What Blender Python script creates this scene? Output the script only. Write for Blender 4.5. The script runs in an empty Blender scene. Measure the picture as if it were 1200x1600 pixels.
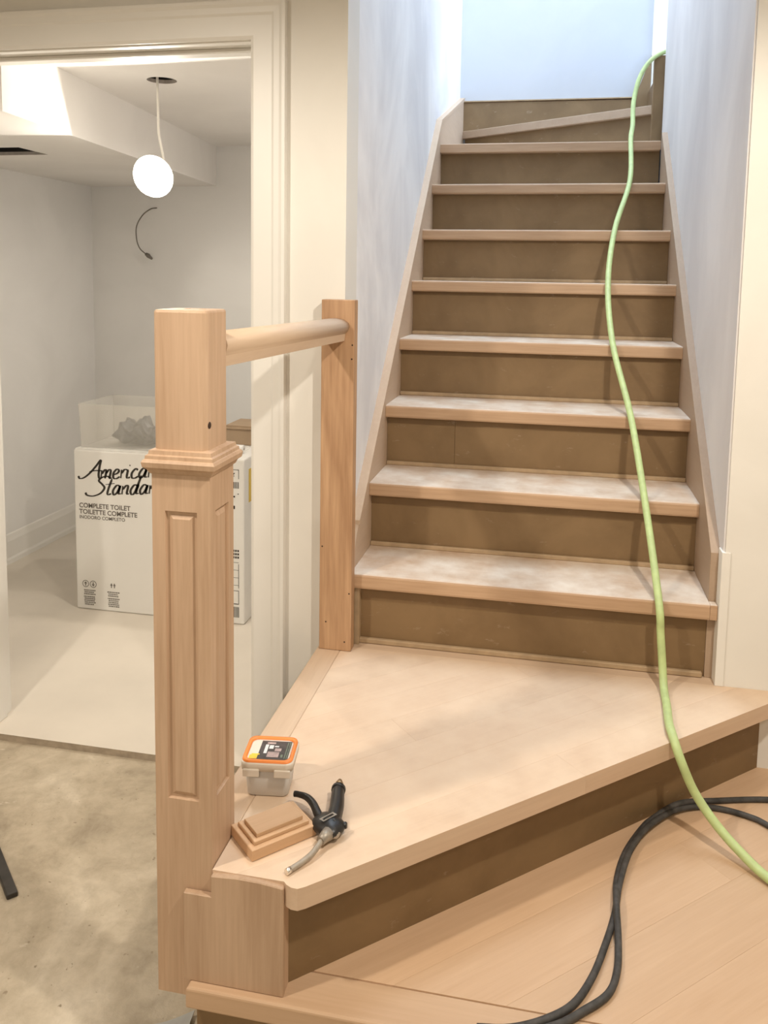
import bpy, bmesh, math, random
from mathutils import Vector, Matrix

random.seed(7)
scene = bpy.context.scene
COL = scene.collection

# ------------------------------------------------------------------ camera
CAM_F, CAM_CY = 1317.2, 573.5            # focal length and optical centre for a 1200 x 1600 frame
CAM_YAW, CAM_PITCH, CAM_ROLL = 0.199, -0.106, 0.016
CAM_POS = Vector((0.498, -2.069, 1.339))
cam_data = bpy.data.cameras.new('camera')
cam_data.sensor_fit = 'VERTICAL'
cam_data.sensor_height = 36.0
cam_data.lens = CAM_F / 1600.0 * 36.0
cam_data.shift_y = -(800.0 - CAM_CY) / 1600.0
cam_data.clip_start = 0.02
cam = bpy.data.objects.new('camera', cam_data)
COL.objects.link(cam)
_r = Vector((math.cos(CAM_YAW), math.sin(CAM_YAW), 0))
_f = Vector((-math.sin(CAM_YAW), math.cos(CAM_YAW), 0))
_u = Vector((0, 0, 1))
_f2 = _f * math.cos(CAM_PITCH) + _u * math.sin(CAM_PITCH)
_u2 = -_f * math.sin(CAM_PITCH) + _u * math.cos(CAM_PITCH)
_r3 = _r * math.cos(CAM_ROLL) + _u2 * math.sin(CAM_ROLL)
_u3 = -_r * math.sin(CAM_ROLL) + _u2 * math.cos(CAM_ROLL)
m = Matrix.Identity(4)
for i in range(3):
    m[i][0], m[i][1], m[i][2], m[i][3] = _r3[i], _u3[i], -_f2[i], CAM_POS[i]
cam.matrix_world = m
scene.camera = cam

# ------------------------------------------------------------------ world, lights, exposure
scene.view_settings.view_transform = 'Standard'
scene.view_settings.look = 'None'
scene.view_settings.gamma = 1.0
scene.view_settings.use_curve_mapping = False
scene.view_settings.exposure = 0.0
world = bpy.data.worlds.new('world')
scene.world = world
world.use_nodes = True
world.node_tree.nodes['Background'].inputs[0].default_value = (0.75, 0.85, 1.0, 1)
world.node_tree.nodes['Background'].inputs[1].default_value = 0.05

def add_light(name, kind, loc, target, power, color, **kw):
    d = bpy.data.lights.new(name, kind)
    d.energy = power
    d.color = color
    for k, v in kw.items():
        setattr(d, k, v)
    o = bpy.data.objects.new(name, d)
    COL.objects.link(o)
    o.location = loc
    o.rotation_euler = (Vector(target) - Vector(loc)).to_track_quat('-Z', 'Y').to_euler()
    return o

WARM = (1.0, 0.91, 0.785)
# recessed ceiling lamps of the front room, all unseen: left and right assumed, rear added
add_light('assumed_spot_left', 'SPOT', (-0.80, -1.55, 2.22), (-0.6, -1.2, 0), 78, WARM, spot_size=math.radians(155), spot_blend=0.4, shadow_soft_size=0.045)
add_light('assumed_spot_right', 'SPOT', (1.05, -1.28, 2.22), (0.9, -1.0, 0), 82, WARM, spot_size=math.radians(155), spot_blend=0.4, shadow_soft_size=0.045)
add_light('added_spot_rear', 'SPOT', (0.2, -3.2, 2.22), (0.2, -2.9, 0), 52, WARM, spot_size=math.radians(155), spot_blend=0.4, shadow_soft_size=0.06)
# assumed daylight upstairs: unseen area light in the hall, no window built, plus added stairwell fill
add_light('assumed_upstairs_daylight', 'AREA', (2.75, 2.05, 3.35), (0.0, 2.05, 2.9), 58, (0.58, 0.75, 1.0), shape='RECTANGLE', size=0.6, size_y=1.5)
add_light('stairwell_fill', 'AREA', (0.45, 1.15, 4.55), (0.45, 1.15, 0), 64, (0.70, 0.85, 1.0), shape='RECTANGLE', size=0.8, size_y=1.7)  # unseen fill added to brighten the treads from above
# fill light added to brighten the back room, out of sight beside the doorway
add_light('back_room_fill', 'SPOT', (-0.32, 1.15, 1.97), (-0.4, 1.15, 0), 25, (1.0, 0.92, 0.81), spot_size=math.radians(165), spot_blend=0.5, shadow_soft_size=0.05)

# ------------------------------------------------------------------ materials
MATS = {}
def node_mat(name):
    mt = bpy.data.materials.new(name)
    mt.use_nodes = True
    nt = mt.node_tree
    b = nt.nodes['Principled BSDF']
    MATS[name] = mt
    return mt, nt, b

def ramp(nt, fac, stops):
    r = nt.nodes.new('ShaderNodeValToRGB')
    el = r.color_ramp.elements
    el[0].position, el[0].color = stops[0][0], (*stops[0][1], 1)
    el[1].position, el[1].color = stops[-1][0], (*stops[-1][1], 1)
    for p, c in stops[1:-1]:
        e = el.new(p); e.color = (*c, 1)
    nt.links.new(fac, r.inputs[0])
    return r.outputs[0]

def coords(nt, scale=(1, 1, 1), rot=(0, 0, 0)):
    tc = nt.nodes.new('ShaderNodeTexCoord')
    mp = nt.nodes.new('ShaderNodeMapping')
    mp.vector_type = 'TEXTURE' if False else 'POINT'
    mp.inputs['Scale'].default_value = scale
    mp.inputs['Rotation'].default_value = rot
    nt.links.new(tc.outputs['Object'], mp.inputs[0])
    return mp.outputs[0]

def noise(nt, vec, scale, detail=4, rough=0.55, dist=0.0):
    n = nt.nodes.new('ShaderNodeTexNoise')
    n.inputs['Scale'].default_value = scale
    n.inputs['Detail'].default_value = detail
    n.inputs['Roughness'].default_value = rough
    n.inputs['Distortion'].default_value = dist
    nt.links.new(vec, n.inputs['Vector'])
    return n.outputs['Fac']

def mix(nt, fac, a, b, mode='MIX'):
    x = nt.nodes.new('ShaderNodeMix')
    x.data_type = 'RGBA'
    x.blend_type = mode
    if isinstance(fac, float): x.inputs[0].default_value = fac
    else: nt.links.new(fac, x.inputs[0])
    for v, s in ((a, 6), (b, 7)):
        if isinstance(v, tuple): x.inputs[s].default_value = (*v, 1)
        else: nt.links.new(v, x.inputs[s])
    return x.outputs[2]

def bump(nt, b, h, strength, dist=0.002):
    n = nt.nodes.new('ShaderNodeBump')
    n.inputs['Strength'].default_value = strength
    n.inputs['Distance'].default_value = dist
    nt.links.new(h, n.inputs['Height'])
    nt.links.new(n.outputs[0], b.inputs['Normal'])

def plain(name, col, rough=0.5, metal=0.0, var=0.06, vscale=8.0, bmp=0.0, bscale=60.0, emit=None):
    mt, nt, b = node_mat(name)
    v = coords(nt)
    f = noise(nt, v, vscale, 5)
    lo = tuple(max(0, c * (1 - var)) for c in col)
    hi = tuple(min(1, c * (1 + var)) for c in col)
    nt.links.new(ramp(nt, f, [(0.3, lo), (0.7, hi)]), b.inputs['Base Color'])
    b.inputs['Roughness'].default_value = rough
    b.inputs['Metallic'].default_value = metal
    if bmp: bump(nt, b, noise(nt, v, bscale, 4), bmp)
    if emit:
        b.inputs['Emission Color'].default_value = (*emit[0], 1)
        b.inputs['Emission Strength'].default_value = emit[1]
    return mt

def wood(name, light, dark, grain='X', rotz=0.0, contrast=1.0, rough=0.55, pale_patch=None):
    """raw sanded wood: long grain streaks along one local axis plus a tone of its own per object"""
    mt, nt, b = node_mat(name)
    sc = {'X': (1.6, 34, 34), 'Y': (34, 1.6, 34), 'Z': (34, 34, 1.6)}[grain]
    tc = nt.nodes.new('ShaderNodeTexCoord')
    rot = nt.nodes.new('ShaderNodeMapping')
    rot.inputs['Rotation'].default_value = (0, 0, -rotz)
    nt.links.new(tc.outputs['Object'], rot.inputs[0])
    info = nt.nodes.new('ShaderNodeObjectInfo')
    add = nt.nodes.new('ShaderNodeVectorMath'); add.operation = 'ADD'
    sc3 = nt.nodes.new('ShaderNodeVectorMath'); sc3.operation = 'SCALE'
    sc3.inputs[0].default_value = (3.1, 7.7, 5.3)
    nt.links.new(info.outputs['Random'], sc3.inputs['Scale'])
    nt.links.new(rot.outputs[0], add.inputs[0]); nt.links.new(sc3.outputs[0], add.inputs[1])
    mp = nt.nodes.new('ShaderNodeMapping'); mp.inputs['Scale'].default_value = sc
    nt.links.new(add.outputs[0], mp.inputs[0])
    broad = nt.nodes.new('ShaderNodeMapping')
    broad.inputs['Scale'].default_value = tuple(s * 0.22 if s > 5 else s * 0.8 for s in sc)
    nt.links.new(add.outputs[0], broad.inputs[0])
    fine = noise(nt, mp.outputs[0], 4.0, 6, 0.6, 0.3)
    wide = noise(nt, broad.outputs[0], 1.6, 3, 0.5, 0.8)
    mid = tuple((a + c) / 2 for a, c in zip(light, dark))
    lo = tuple(mm + (d - mm) * contrast for mm, d in zip(mid, dark))
    hi = tuple(mm + (d - mm) * contrast for mm, d in zip(mid, light))
    c1 = ramp(nt, fine, [(0.25, lo), (0.75, hi)])
    c2 = ramp(nt, wide, [(0.3, lo), (0.7, hi)])
    c = mix(nt, 0.5, c1, c2)
    tone = nt.nodes.new('ShaderNodeMapRange')
    tone.inputs[3].default_value = 0.93; tone.inputs[4].default_value = 1.05
    nt.links.new(info.outputs['Random'], tone.inputs[0])
    cm = nt.nodes.new('ShaderNodeVectorMath'); cm.operation = 'SCALE'
    nt.links.new(c, cm.inputs[0]); nt.links.new(tone.outputs[0], cm.inputs['Scale'])
    final = cm.outputs[0]
    if pale_patch:                                   # paler tone mixed in patches on upward faces
        geo = nt.nodes.new('ShaderNodeNewGeometry')
        sep = nt.nodes.new('ShaderNodeSeparateXYZ')
        nt.links.new(geo.outputs['Normal'], sep.inputs[0])
        patch = ramp(nt, noise(nt, tc.outputs['Object'], 9, 5, 0.6), [(0.30, (0.1,) * 3), (0.7, (0.95,) * 3)])
        lvl = ramp(nt, sep.outputs['Z'], [(0.85, (0, 0, 0)), (0.97, (1, 1, 1))])
        final = mix(nt, mix(nt, 1.0, lvl, patch, 'MULTIPLY'), final, pale_patch)
    nt.links.new(final, b.inputs['Base Color'])
    b.inputs['Roughness'].default_value = rough
    bump(nt, b, fine, 0.12, 0.001)
    return mt

def plaster(name, a, bcol, scale, rough=0.7, stretch=(1, 1, 1), lo=0.42, hi=0.62, bmp=0.12):
    mt, nt, b = node_mat(name)
    v = coords(nt, stretch)
    f = noise(nt, v, scale, 5, 0.55, 0.6)
    nt.links.new(ramp(nt, f, [(lo, a), (hi, bcol)]), b.inputs['Base Color'])
    b.inputs['Roughness'].default_value = rough
    bump(nt, b, noise(nt, coords(nt), 45, 4), bmp, 0.002)
    return mt

OAK_L, OAK_D = (0.74, 0.565, 0.41), (0.63, 0.455, 0.315)
wood('oak_z', (0.60, 0.42, 0.285), (0.45, 0.295, 0.186), 'Z', contrast=1.4)
wood('oak_post', (0.62, 0.39, 0.225), (0.38, 0.21, 0.11), 'Z', contrast=1.35)
wood('oak_x', OAK_L, OAK_D, 'X')
wood('oak_y', OAK_L, OAK_D, 'Y')
DIAG = math.atan2(0.811, 0.877)
wood('oak_platform_shaded', (0.68, 0.475, 0.31), (0.57, 0.375, 0.23), 'X', DIAG)  # tread oak darkened: weaker light on the bottom step put into its colour
wood('oak_front_shaded', (0.66, 0.46, 0.30), (0.55, 0.36, 0.22), 'X')  # front board of that step, with the same shade in its colour
wood('oak_diag', (0.74, 0.555, 0.40), (0.62, 0.44, 0.305), 'X', DIAG, pale_patch=(0.78, 0.61, 0.45))
wood('oak_nose', (0.62, 0.42, 0.27), (0.42, 0.265, 0.155), 'X', pale_patch=(0.80, 0.72, 0.62))
wood('stringer_wood', (0.62, 0.465, 0.335), (0.52, 0.375, 0.26), 'Y', contrast=0.8)
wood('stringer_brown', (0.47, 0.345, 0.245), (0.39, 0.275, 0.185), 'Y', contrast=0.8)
wood('cap_block', (0.68, 0.45, 0.27), (0.55, 0.34, 0.19), 'X', math.radians(46), contrast=0.8)

def mdf_mat():
    mt, nt, b = node_mat('mdf')
    v = coords(nt)
    base = ramp(nt, noise(nt, v, 5.5, 5, 0.6, 0.4), [(0.3, (0.184, 0.112, 0.049)), (0.7, (0.25, 0.158, 0.074))])
    pale_patch = ramp(nt, noise(nt, coords(nt, (1, 1, 2.2)), 17, 6, 0.7), [(0.62, (0, 0, 0)), (0.78, (0.5, 0.5, 0.5))])  # pale dust patches scattered at random
    nt.links.new(mix(nt, pale_patch, base, (0.52, 0.43, 0.32)), b.inputs['Base Color'])
    b.inputs['Roughness'].default_value = 0.62
mdf_mat()
plain('mdf_edge', (0.42, 0.30, 0.18), 0.7, var=0.12, vscale=30)
plaster('wall_paint', (0.80, 0.775, 0.72), (0.83, 0.805, 0.75), 3.0, 0.6, bmp=0.05)
plaster('wall_skim', (0.74, 0.73, 0.745), (0.93, 0.92, 0.92), 2.2, 0.75, (1.0, 1.0, 0.75), 0.36, 0.60)
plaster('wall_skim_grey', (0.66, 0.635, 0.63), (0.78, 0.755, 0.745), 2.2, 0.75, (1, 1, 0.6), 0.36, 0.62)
plaster('wall_up', (0.53, 0.545, 0.58), (0.56, 0.575, 0.61), 2.0, 0.7, bmp=0.04)
plaster('room_wall', (0.81, 0.80, 0.78), (0.85, 0.84, 0.82), 2.0, 0.75, bmp=0.05)
plaster('room_ceiling', (0.82, 0.795, 0.76), (0.86, 0.835, 0.80), 2.0, 0.75, bmp=0.05)
plain('trim_paint', (0.84, 0.82, 0.775), 0.4, var=0.02, vscale=4, bmp=0.03, bscale=20)
plain('room_floor', (0.72, 0.655, 0.565), 0.6, var=0.06, vscale=3, bmp=0.05)
plain('floor_edge', (0.40, 0.33, 0.25), 0.9, var=0.2, vscale=30, bmp=0.4)
plain('dark_hole', (0.012, 0.010, 0.009), 0.9)
plain('drywall_cut', (0.42, 0.38, 0.34), 0.9, var=0.15, vscale=40)
plain('ceiling_paint', (0.82, 0.80, 0.76), 0.8, var=0.02)

def concrete():
    mt, nt, b = node_mat('concrete')
    v = coords(nt)
    big = noise(nt, v, 3.2, 6, 0.6, 0.8)
    fine = noise(nt, v, 24, 6, 0.65, 0.3)
    c = ramp(nt, big, [(0.28, (0.34, 0.28, 0.20)), (0.43, (0.50, 0.42, 0.31)), (0.55, (0.58, 0.495, 0.375)), (0.70, (0.72, 0.63, 0.50))])
    c2 = ramp(nt, fine, [(0.3, (0.62, 0.60, 0.56)), (0.62, (1, 1, 1))])
    c = mix(nt, 0.55, c, c2, 'MULTIPLY')
    pits = ramp(nt, noise(nt, v, 60, 3, 0.5), [(0.69, (0, 0, 0)), (0.74, (1, 1, 1))])
    c = mix(nt, pits, c, (0.30, 0.24, 0.165))
    white = ramp(nt, noise(nt, coords(nt, (1, 2.2, 1)), 16, 5, 0.6), [(0.68, (0, 0, 0)), (0.76, (0.6, 0.6, 0.6))])
    c = mix(nt, white, c, (0.74, 0.66, 0.54))
    nt.links.new(c, b.inputs['Base Color'])
    b.inputs['Roughness'].default_value = 0.85
    bump(nt, b, mix(nt, 0.4, big, fine), 0.6, 0.02)
concrete()
plain('green_hose', (0.50, 0.61, 0.27), 0.5, var=0.10, vscale=40)
plain('black_cable', (0.058, 0.054, 0.050), 0.7, var=0.4, vscale=60)
plain('black_plastic', (0.018, 0.017, 0.016), 0.38, var=0.3, vscale=50)
plain('worn_metal', (0.34, 0.30, 0.25), 0.45, 0.5, var=0.35, vscale=40)
plain('grey_tube', (0.36, 0.31, 0.25), 0.5, 0.2, var=0.15, vscale=60)
plain('bright_metal', (0.80, 0.76, 0.70), 0.25, 0.9)
plain('brass', (0.35, 0.24, 0.13), 0.4, 0.8, var=0.2)
plain('tub_plastic', (0.66, 0.64, 0.61), 0.4, var=0.03)
plain('lid_clear', (0.80, 0.72, 0.62), 0.35, var=0.03)
plain('orange_rim', (0.95, 0.29, 0.06), 0.4, var=0.05)
plain('label_dark', (0.055, 0.045, 0.045), 0.4, var=0.4, vscale=90)
plain('label_white', (0.80, 0.78, 0.78), 0.4)
plain('label_yellow', (0.90, 0.60, 0.05), 0.4)
plain('label_pink', (0.50, 0.38, 0.36), 0.5, var=0.3, vscale=120)
plain('label_green', (0.18, 0.23, 0.17), 0.5, var=0.3, vscale=120)
plain('carton_white', (0.86, 0.84, 0.80), 0.55, var=0.02, vscale=3)
plain('carton_brown', (0.40, 0.29, 0.19), 0.8, var=0.08)
plain('ink', (0.035, 0.028, 0.022), 0.6)
plain('ink_grey', (0.16, 0.14, 0.12), 0.6)
plain('bag_grey', (0.10, 0.105, 0.12), 0.35, var=0.5, vscale=30, bmp=0.5, bscale=25)
plain('yellow_sticker', (0.75, 0.53, 0.08), 0.5)
plain('cord_white', (0.85, 0.82, 0.76), 0.4)
plain('wire_dark', (0.17, 0.15, 0.125), 0.5)
plain('iron_dark', (0.055, 0.05, 0.046), 0.45, 0.5, var=0.3, vscale=30)
plain('knot_dark', (0.045, 0.022, 0.012), 0.7)
plain('scrap_grey', (0.38, 0.37, 0.34), 0.4, var=0.2)
plain('bulb_glass', (0.9, 0.9, 0.9), 0.3, emit=((1.0, 0.93, 0.82), 12.0))
def frosted():
    mt, nt, b = node_mat('frosted_plastic')
    b.inputs['Base Color'].default_value = (0.80, 0.77, 0.70, 1)
    b.inputs['Roughness'].default_value = 0.35
    b.inputs['Alpha'].default_value = 0.24
frosted()

# ------------------------------------------------------------------ mesh helpers
ROOT = {}
def link(name, bm, mat, parent=None, loc=None, smooth=False):
    me = bpy.data.meshes.new(name)
    bmesh.ops.recalc_face_normals(bm, faces=bm.faces[:])
    off = Vector((0, 0, 0))
    if parent is not None: off = ROOT.get(parent.name, Vector((0, 0, 0)))
    elif loc is not None: off = Vector(loc)
    bmesh.ops.translate(bm, verts=bm.verts[:], vec=-off)
    bm.to_mesh(me); bm.free()
    if smooth:
        for p in me.polygons: p.use_smooth = True
    mats = mat if isinstance(mat, (list, tuple)) else [mat]
    for k in mats: me.materials.append(MATS[k])
    o = bpy.data.objects.new(name, me)
    COL.objects.link(o)
    if parent is not None:
        o.parent = parent
        ROOT[o.name] = off
    else:
        o.location = off
        ROOT[o.name] = off
    return o

def empty(name, loc, label, cat, group=None):
    o = bpy.data.objects.new(name, None)
    COL.objects.link(o)
    o.location = loc
    o.empty_display_size = 0.05
    o['label'] = label; o['category'] = cat
    if group: o['group'] = group
    ROOT[o.name] = Vector(loc)
    return o

def tag(o, label, cat, group=None):
    o['label'] = label; o['category'] = cat
    if group: o['group'] = group
    return o

def struct(name, bm, mat, label=None, smooth=False):
    o = link(name, bm, mat, smooth=smooth)
    o['kind'] = 'structure'
    if label: o['label'] = label
    return o

def box(bm, x0, x1, y0, y1, z0, z1, mi=0):
    vs = [bm.verts.new(p) for p in ((x0, y0, z0), (x1, y0, z0), (x1, y1, z0), (x0, y1, z0), (x0, y0, z1), (x1, y0, z1), (x1, y1, z1), (x0, y1, z1))]
    fs = []
    for q in ((0, 1, 2, 3), (4, 7, 6, 5), (0, 4, 5, 1), (1, 5, 6, 2), (2, 6, 7, 3), (3, 7, 4, 0)):
        f = bm.faces.new([vs[i] for i in q]); f.material_index = mi; fs.append(f)
    return vs, fs

def B(x0, x1, y0, y1, z0, z1, bev=0.0, seg=2):
    bm = bmesh.new(); box(bm, x0, x1, y0, y1, z0, z1)
    if bev: bevel(bm, bev, seg)
    return bm

def bevel(bm, w, seg=2, edges=None):
    bmesh.ops.bevel(bm, geom=edges if edges is not None else bm.edges[:], offset=w, segments=seg, profile=0.5, affect='EDGES', clamp_overlap=True)

def prism(poly, z0, z1, bev=0.0, seg=2):
    """vertical prism over an xy polygon"""
    bm = bmesh.new()
    a = [bm.verts.new((x, y, z0)) for x, y in poly]
    b = [bm.verts.new((x, y, z1)) for x, y in poly]
    n = len(poly)
    bm.faces.new(a); bm.faces.new(b)
    for i in range(n): bm.faces.new((a[i], a[(i + 1) % n], b[(i + 1) % n], b[i]))
    bmesh.ops.recalc_face_normals(bm, faces=bm.faces[:])
    if bev:
        es = [e for e in bm.edges if abs(e.verts[0].co.z - e.verts[1].co.z) < 1e-6]
        bevel(bm, bev, seg, es)
    return bm

def prism_x(poly, x0, x1, bev=0.0):
    """prism along x over a yz polygon"""
    bm = bmesh.new()
    a = [bm.verts.new((x0, y, z)) for y, z in poly]
    b = [bm.verts.new((x1, y, z)) for y, z in poly]
    n = len(poly)
    bm.faces.new(a); bm.faces.new(b)
    for i in range(n): bm.faces.new((a[i], a[(i + 1) % n], b[(i + 1) % n], b[i]))
    bmesh.ops.recalc_face_normals(bm, faces=bm.faces[:])
    if bev: bevel(bm, bev, 2)
    return bm

def catmull(pts, n=8):
    P = [Vector(p) for p in pts]
    P = [P[0] * 2 - P[1]] + P + [P[-1] * 2 - P[-2]]
    out = []
    for i in range(1, len(P) - 2):
        p0, p1, p2, p3 = P[i - 1:i + 3]
        for j in range(n):
            t = j / n
            out.append(0.5 * (2 * p1 + (p2 - p0) * t + (2 * p0 - 5 * p1 + 4 * p2 - p3) * t * t + (3 * p1 - p0 - 3 * p2 + p3) * t ** 3))
    out.append(P[-2])
    return out

def tube(bm, pts, r, seg=10, caps=True, mi=0):
    rs = r if isinstance(r, (list, tuple)) else [r] * len(pts)
    rings = []
    up = None
    for i, p in enumerate(pts):
        d = (pts[min(i + 1, len(pts) - 1)] - pts[max(i - 1, 0)]).normalized()
        if up is None:
            up = Vector((0, 0, 1)) if abs(d.z) < 0.9 else Vector((1, 0, 0))
        a = d.cross(up).normalized(); up = a.cross(d).normalized()
        rings.append([bm.verts.new(p + (a * math.cos(2 * math.pi * k / seg) + up * math.sin(2 * math.pi * k / seg)) * rs[i]) for k in range(seg)])
    for i in range(len(rings) - 1):
        for k in range(seg):
            f = bm.faces.new((rings[i][k], rings[i][(k + 1) % seg], rings[i + 1][(k + 1) % seg], rings[i + 1][k]))
            f.material_index = mi; f.smooth = True
    if caps:
        f = bm.faces.new(rings[0]); f.material_index = mi
        f = bm.faces.new(list(reversed(rings[-1]))); f.material_index = mi

def lathe(bm, prof, origin, axis=(0, 0, 1), seg=24, mi=0):
    """prof: list of (radius, height) along axis"""
    ax = Vector(axis).normalized()
    s = Vector((0, 0, 1)) if abs(ax.z) < 0.9 else Vector((1, 0, 0))
    a = ax.cross(s).normalized(); b = ax.cross(a)
    O = Vector(origin)
    rings = [[bm.verts.new(O + ax * h + (a * math.cos(2 * math.pi * k / seg) + b * math.sin(2 * math.pi * k / seg)) * max(r, 1e-4)) for k in range(seg)] for r, h in prof]
    for i in range(len(rings) - 1):
        for k in range(seg):
            f = bm.faces.new((rings[i][k], rings[i][(k + 1) % seg], rings[i + 1][(k + 1) % seg], rings[i + 1][k])); f.smooth = True; f.material_index = mi
    bm.faces.new(rings[0]).material_index = mi
    bm.faces.new(list(reversed(rings[-1]))).material_index = mi

def clip(poly, nx, ny, d, keep_less=True):
    """cut an xy polygon by the line nx*x + ny*y = d"""
    out = []
    s = 1 if keep_less else -1
    for i in range(len(poly)):
        p, q = poly[i], poly[(i + 1) % len(poly)]
        fp = s * (nx * p[0] + ny * p[1] - d); fq = s * (nx * q[0] + ny * q[1] - d)
        if fp <= 0: out.append(p)
        if fp * fq < 0:
            t = fp / (fp - fq)
            out.append((p[0] + (q[0] - p[0]) * t, p[1] + (q[1] - p[1]) * t))
    return out

def area(poly):
    return abs(sum(poly[i][0] * poly[(i + 1) % len(poly)][1] - poly[(i + 1) % len(poly)][0] * poly[i][1] for i in range(len(poly)))) / 2

def strip_boards(poly, ang, widths, joints=None):
    """cut a polygon into boards that run along direction ang, first board at the smallest offset"""
    nx, ny = -math.sin(ang), math.cos(ang)
    tx, ty = math.cos(ang), math.sin(ang)
    lo = min(nx * x + ny * y for x, y in poly)
    hi = max(nx * x + ny * y for x, y in poly)
    out = []; d = lo; i = 0; g = 0.00008
    while d < hi - 1e-4:
        w = widths[min(i, len(widths) - 1)]
        b = clip(clip(poly, nx, ny, d + (g if i else 0), False), nx, ny, d + w - g, True)
        if len(b) >= 3 and area(b) > 2e-5:
            js = (joints or {}).get(i, [])
            rest = b
            for j in js:
                a = clip(rest, tx, ty, j - g, True)
                if len(a) >= 3 and area(a) > 2e-5: out.append(a)
                rest = clip(rest, tx, ty, j + g, False)
            if len(rest) >= 3 and area(rest) > 2e-5: out.append(rest)
        d += w; i += 1
    return out

def text_mesh(body, size, mat, loc, parent, name, rot=(math.pi / 2, 0, 0), bold=0.0, xs=1.0, spacing=1.0):
    cu = bpy.data.curves.new(name, 'FONT')
    cu.body = body; cu.size = size; cu.offset = bold; cu.space_character = spacing
    o = bpy.data.objects.new(name, cu)
    COL.objects.link(o)
    dg = bpy.context.evaluated_depsgraph_get()
    me = bpy.data.meshes.new_from_object(o.evaluated_get(dg))
    bpy.data.objects.remove(o)
    M = Matrix.Translation(Vector(loc) - ROOT[parent.name]) @ (Matrix.Rotation(rot[2], 4, 'Z') @ Matrix.Rotation(rot[0], 4, 'X')) @ Matrix.Diagonal((xs, 1, 1, 1))
    me.transform(M)
    me.materials.clear(); me.materials.append(MATS[mat])
    t = bpy.data.objects.new(name, me)
    COL.objects.link(t); t.parent = parent
    return t

# ------------------------------------------------------------------ main dimensions (metres)
Z_FLOOR = -0.02                # concrete slab; back room floor lies at 0
Z1, Z2 = 0.18, 0.375           # bottom step, corner step
RISE, GOING, WIDTH = 0.19, 0.218, 0.888
TH = 0.038                     # tread thickness
WALL_L, WALL_R = -0.022, 0.910 # stairwell wall faces
Y_TOP = 2.38                   # wall at the head of the flight
def zk(k): return RISE * k
def yk(k): return (k - 3) * GOING

# ------------------------------------------------------------------ the setting
bm = bmesh.new(); box(bm, -2.7, 2.7, -4.3, 0.0, Z_FLOOR - 0.1, Z_FLOOR)
bmesh.ops.subdivide_edges(bm, edges=bm.edges[:], cuts=3, use_grid_fill=True)
struct('floor', bm, 'concrete', 'rough bare concrete floor with pale patches')
bm = B(-1.93, -0.14, -0.006, 2.10, -0.02, 0.0)
for f in bm.faces:
    if f.normal.y < -0.5 or abs(f.calc_center_median().y + 0.006) < 1e-4: f.material_index = 1
struct('floor_back', bm, ['room_floor', 'floor_edge'], 'pale smooth floor sheet beyond the doorway')

D_L, D_R, D_H = -1.092, -0.272, 1.918      # doorway
bm = bmesh.new()
box(bm, -2.7, D_L - 0.02, 0, 0.12, Z_FLOOR, 2.4)
box(bm, D_R + 0.02, WALL_L, 0, 0.12, Z_FLOOR, 2.4)
box(bm, D_L - 0.02, D_R + 0.02, 0, 0.12, D_H + 0.02, 2.4)
struct('wall_left', bm, 'wall_paint', 'cream painted wall around the doorway')
bm = bmesh.new(); box(bm, -0.14, WALL_L, 0.12, Y_TOP + 0.1, Z_FLOOR, 4.6)
struct('wall_stair_left', bm, 'wall_skim', 'patchy skimmed wall on the left of the stairs')
bm = bmesh.new()
box(bm, WALL_R, 1.04, 0.0, 1.72, Z_FLOOR, 4.6)
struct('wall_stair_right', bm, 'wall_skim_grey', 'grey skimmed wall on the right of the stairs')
bm = bmesh.new(); box(bm, WALL_R + 0.004, 2.7, -0.008, 0.0, Z_FLOOR, 2.4)
box(bm, 1.04, 2.7, 0.0, 0.12, Z_FLOOR, 2.4)
struct('wall_right', bm, 'wall_paint', 'cream wall end beside the bottom of the stairs')
bm = bmesh.new(); box(bm, -0.14, 0.916, Y_TOP, Y_TOP + 0.1, Z_FLOOR, 4.6)
box(bm, 0.916, 3.0, Y_TOP + 0.02, Y_TOP + 0.1, Z_FLOOR, 4.6)
struct('wall_stair_back', bm, 'wall_up', 'daylit wall at the head of the stairs')
bm = B(0.916, 0.995, Y_TOP - 0.008, Y_TOP + 0.02, 2.2, 4.6, 0.003)
struct('trim_5', bm, 'trim_paint', 'white upright trim at the head of the stairs')
# shell around what the photograph does not show
bm = bmesh.new(); box(bm, -2.7, 2.7, -4.3, 0.0, 2.25, 2.35)
struct('ceiling', bm, 'ceiling_paint', 'flat ceiling of the front room')
bm = bmesh.new(); box(bm, -0.14, 3.1, -0.1, 0.0, 2.35, 4.7)
struct('wall_stair_front', bm, 'wall_up', 'wall above the stair opening')
bm = bmesh.new(); box(bm, -2.8, -2.7, -4.3, 0.12, Z_FLOOR, 2.35)
struct('wall_far_left', bm, 'wall_paint', 'left wall of the front room')
bm = bmesh.new(); box(bm, 2.7, 2.8, -4.3, 0.12, Z_FLOOR, 2.35)
struct('wall_far_right', bm, 'wall_paint', 'right wall of the front room')
bm = bmesh.new(); box(bm, -2.8, 2.8, -4.4, -4.3, Z_FLOOR, 2.35)
struct('wall_front', bm, 'wall_paint', 'wall behind the viewpoint')
bm = bmesh.new(); box(bm, -0.2, 3.1, -0.1, 2.5, 4.6, 4.7)
struct('ceiling_upper', bm, 'ceiling_paint', 'ceiling over the stairwell')
bm = bmesh.new(); box(bm, 1.04, 3.0, 1.60, 1.72, 2.2, 4.6)
struct('wall_hall', bm, 'wall_up', 'wall of the upstairs hall')
bm = bmesh.new(); box(bm, 0.93, 3.0, 1.72, 2.40, 2.2, 2.27)
struct('floor_upper', bm, 'room_floor', 'upstairs hall floor')

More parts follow.
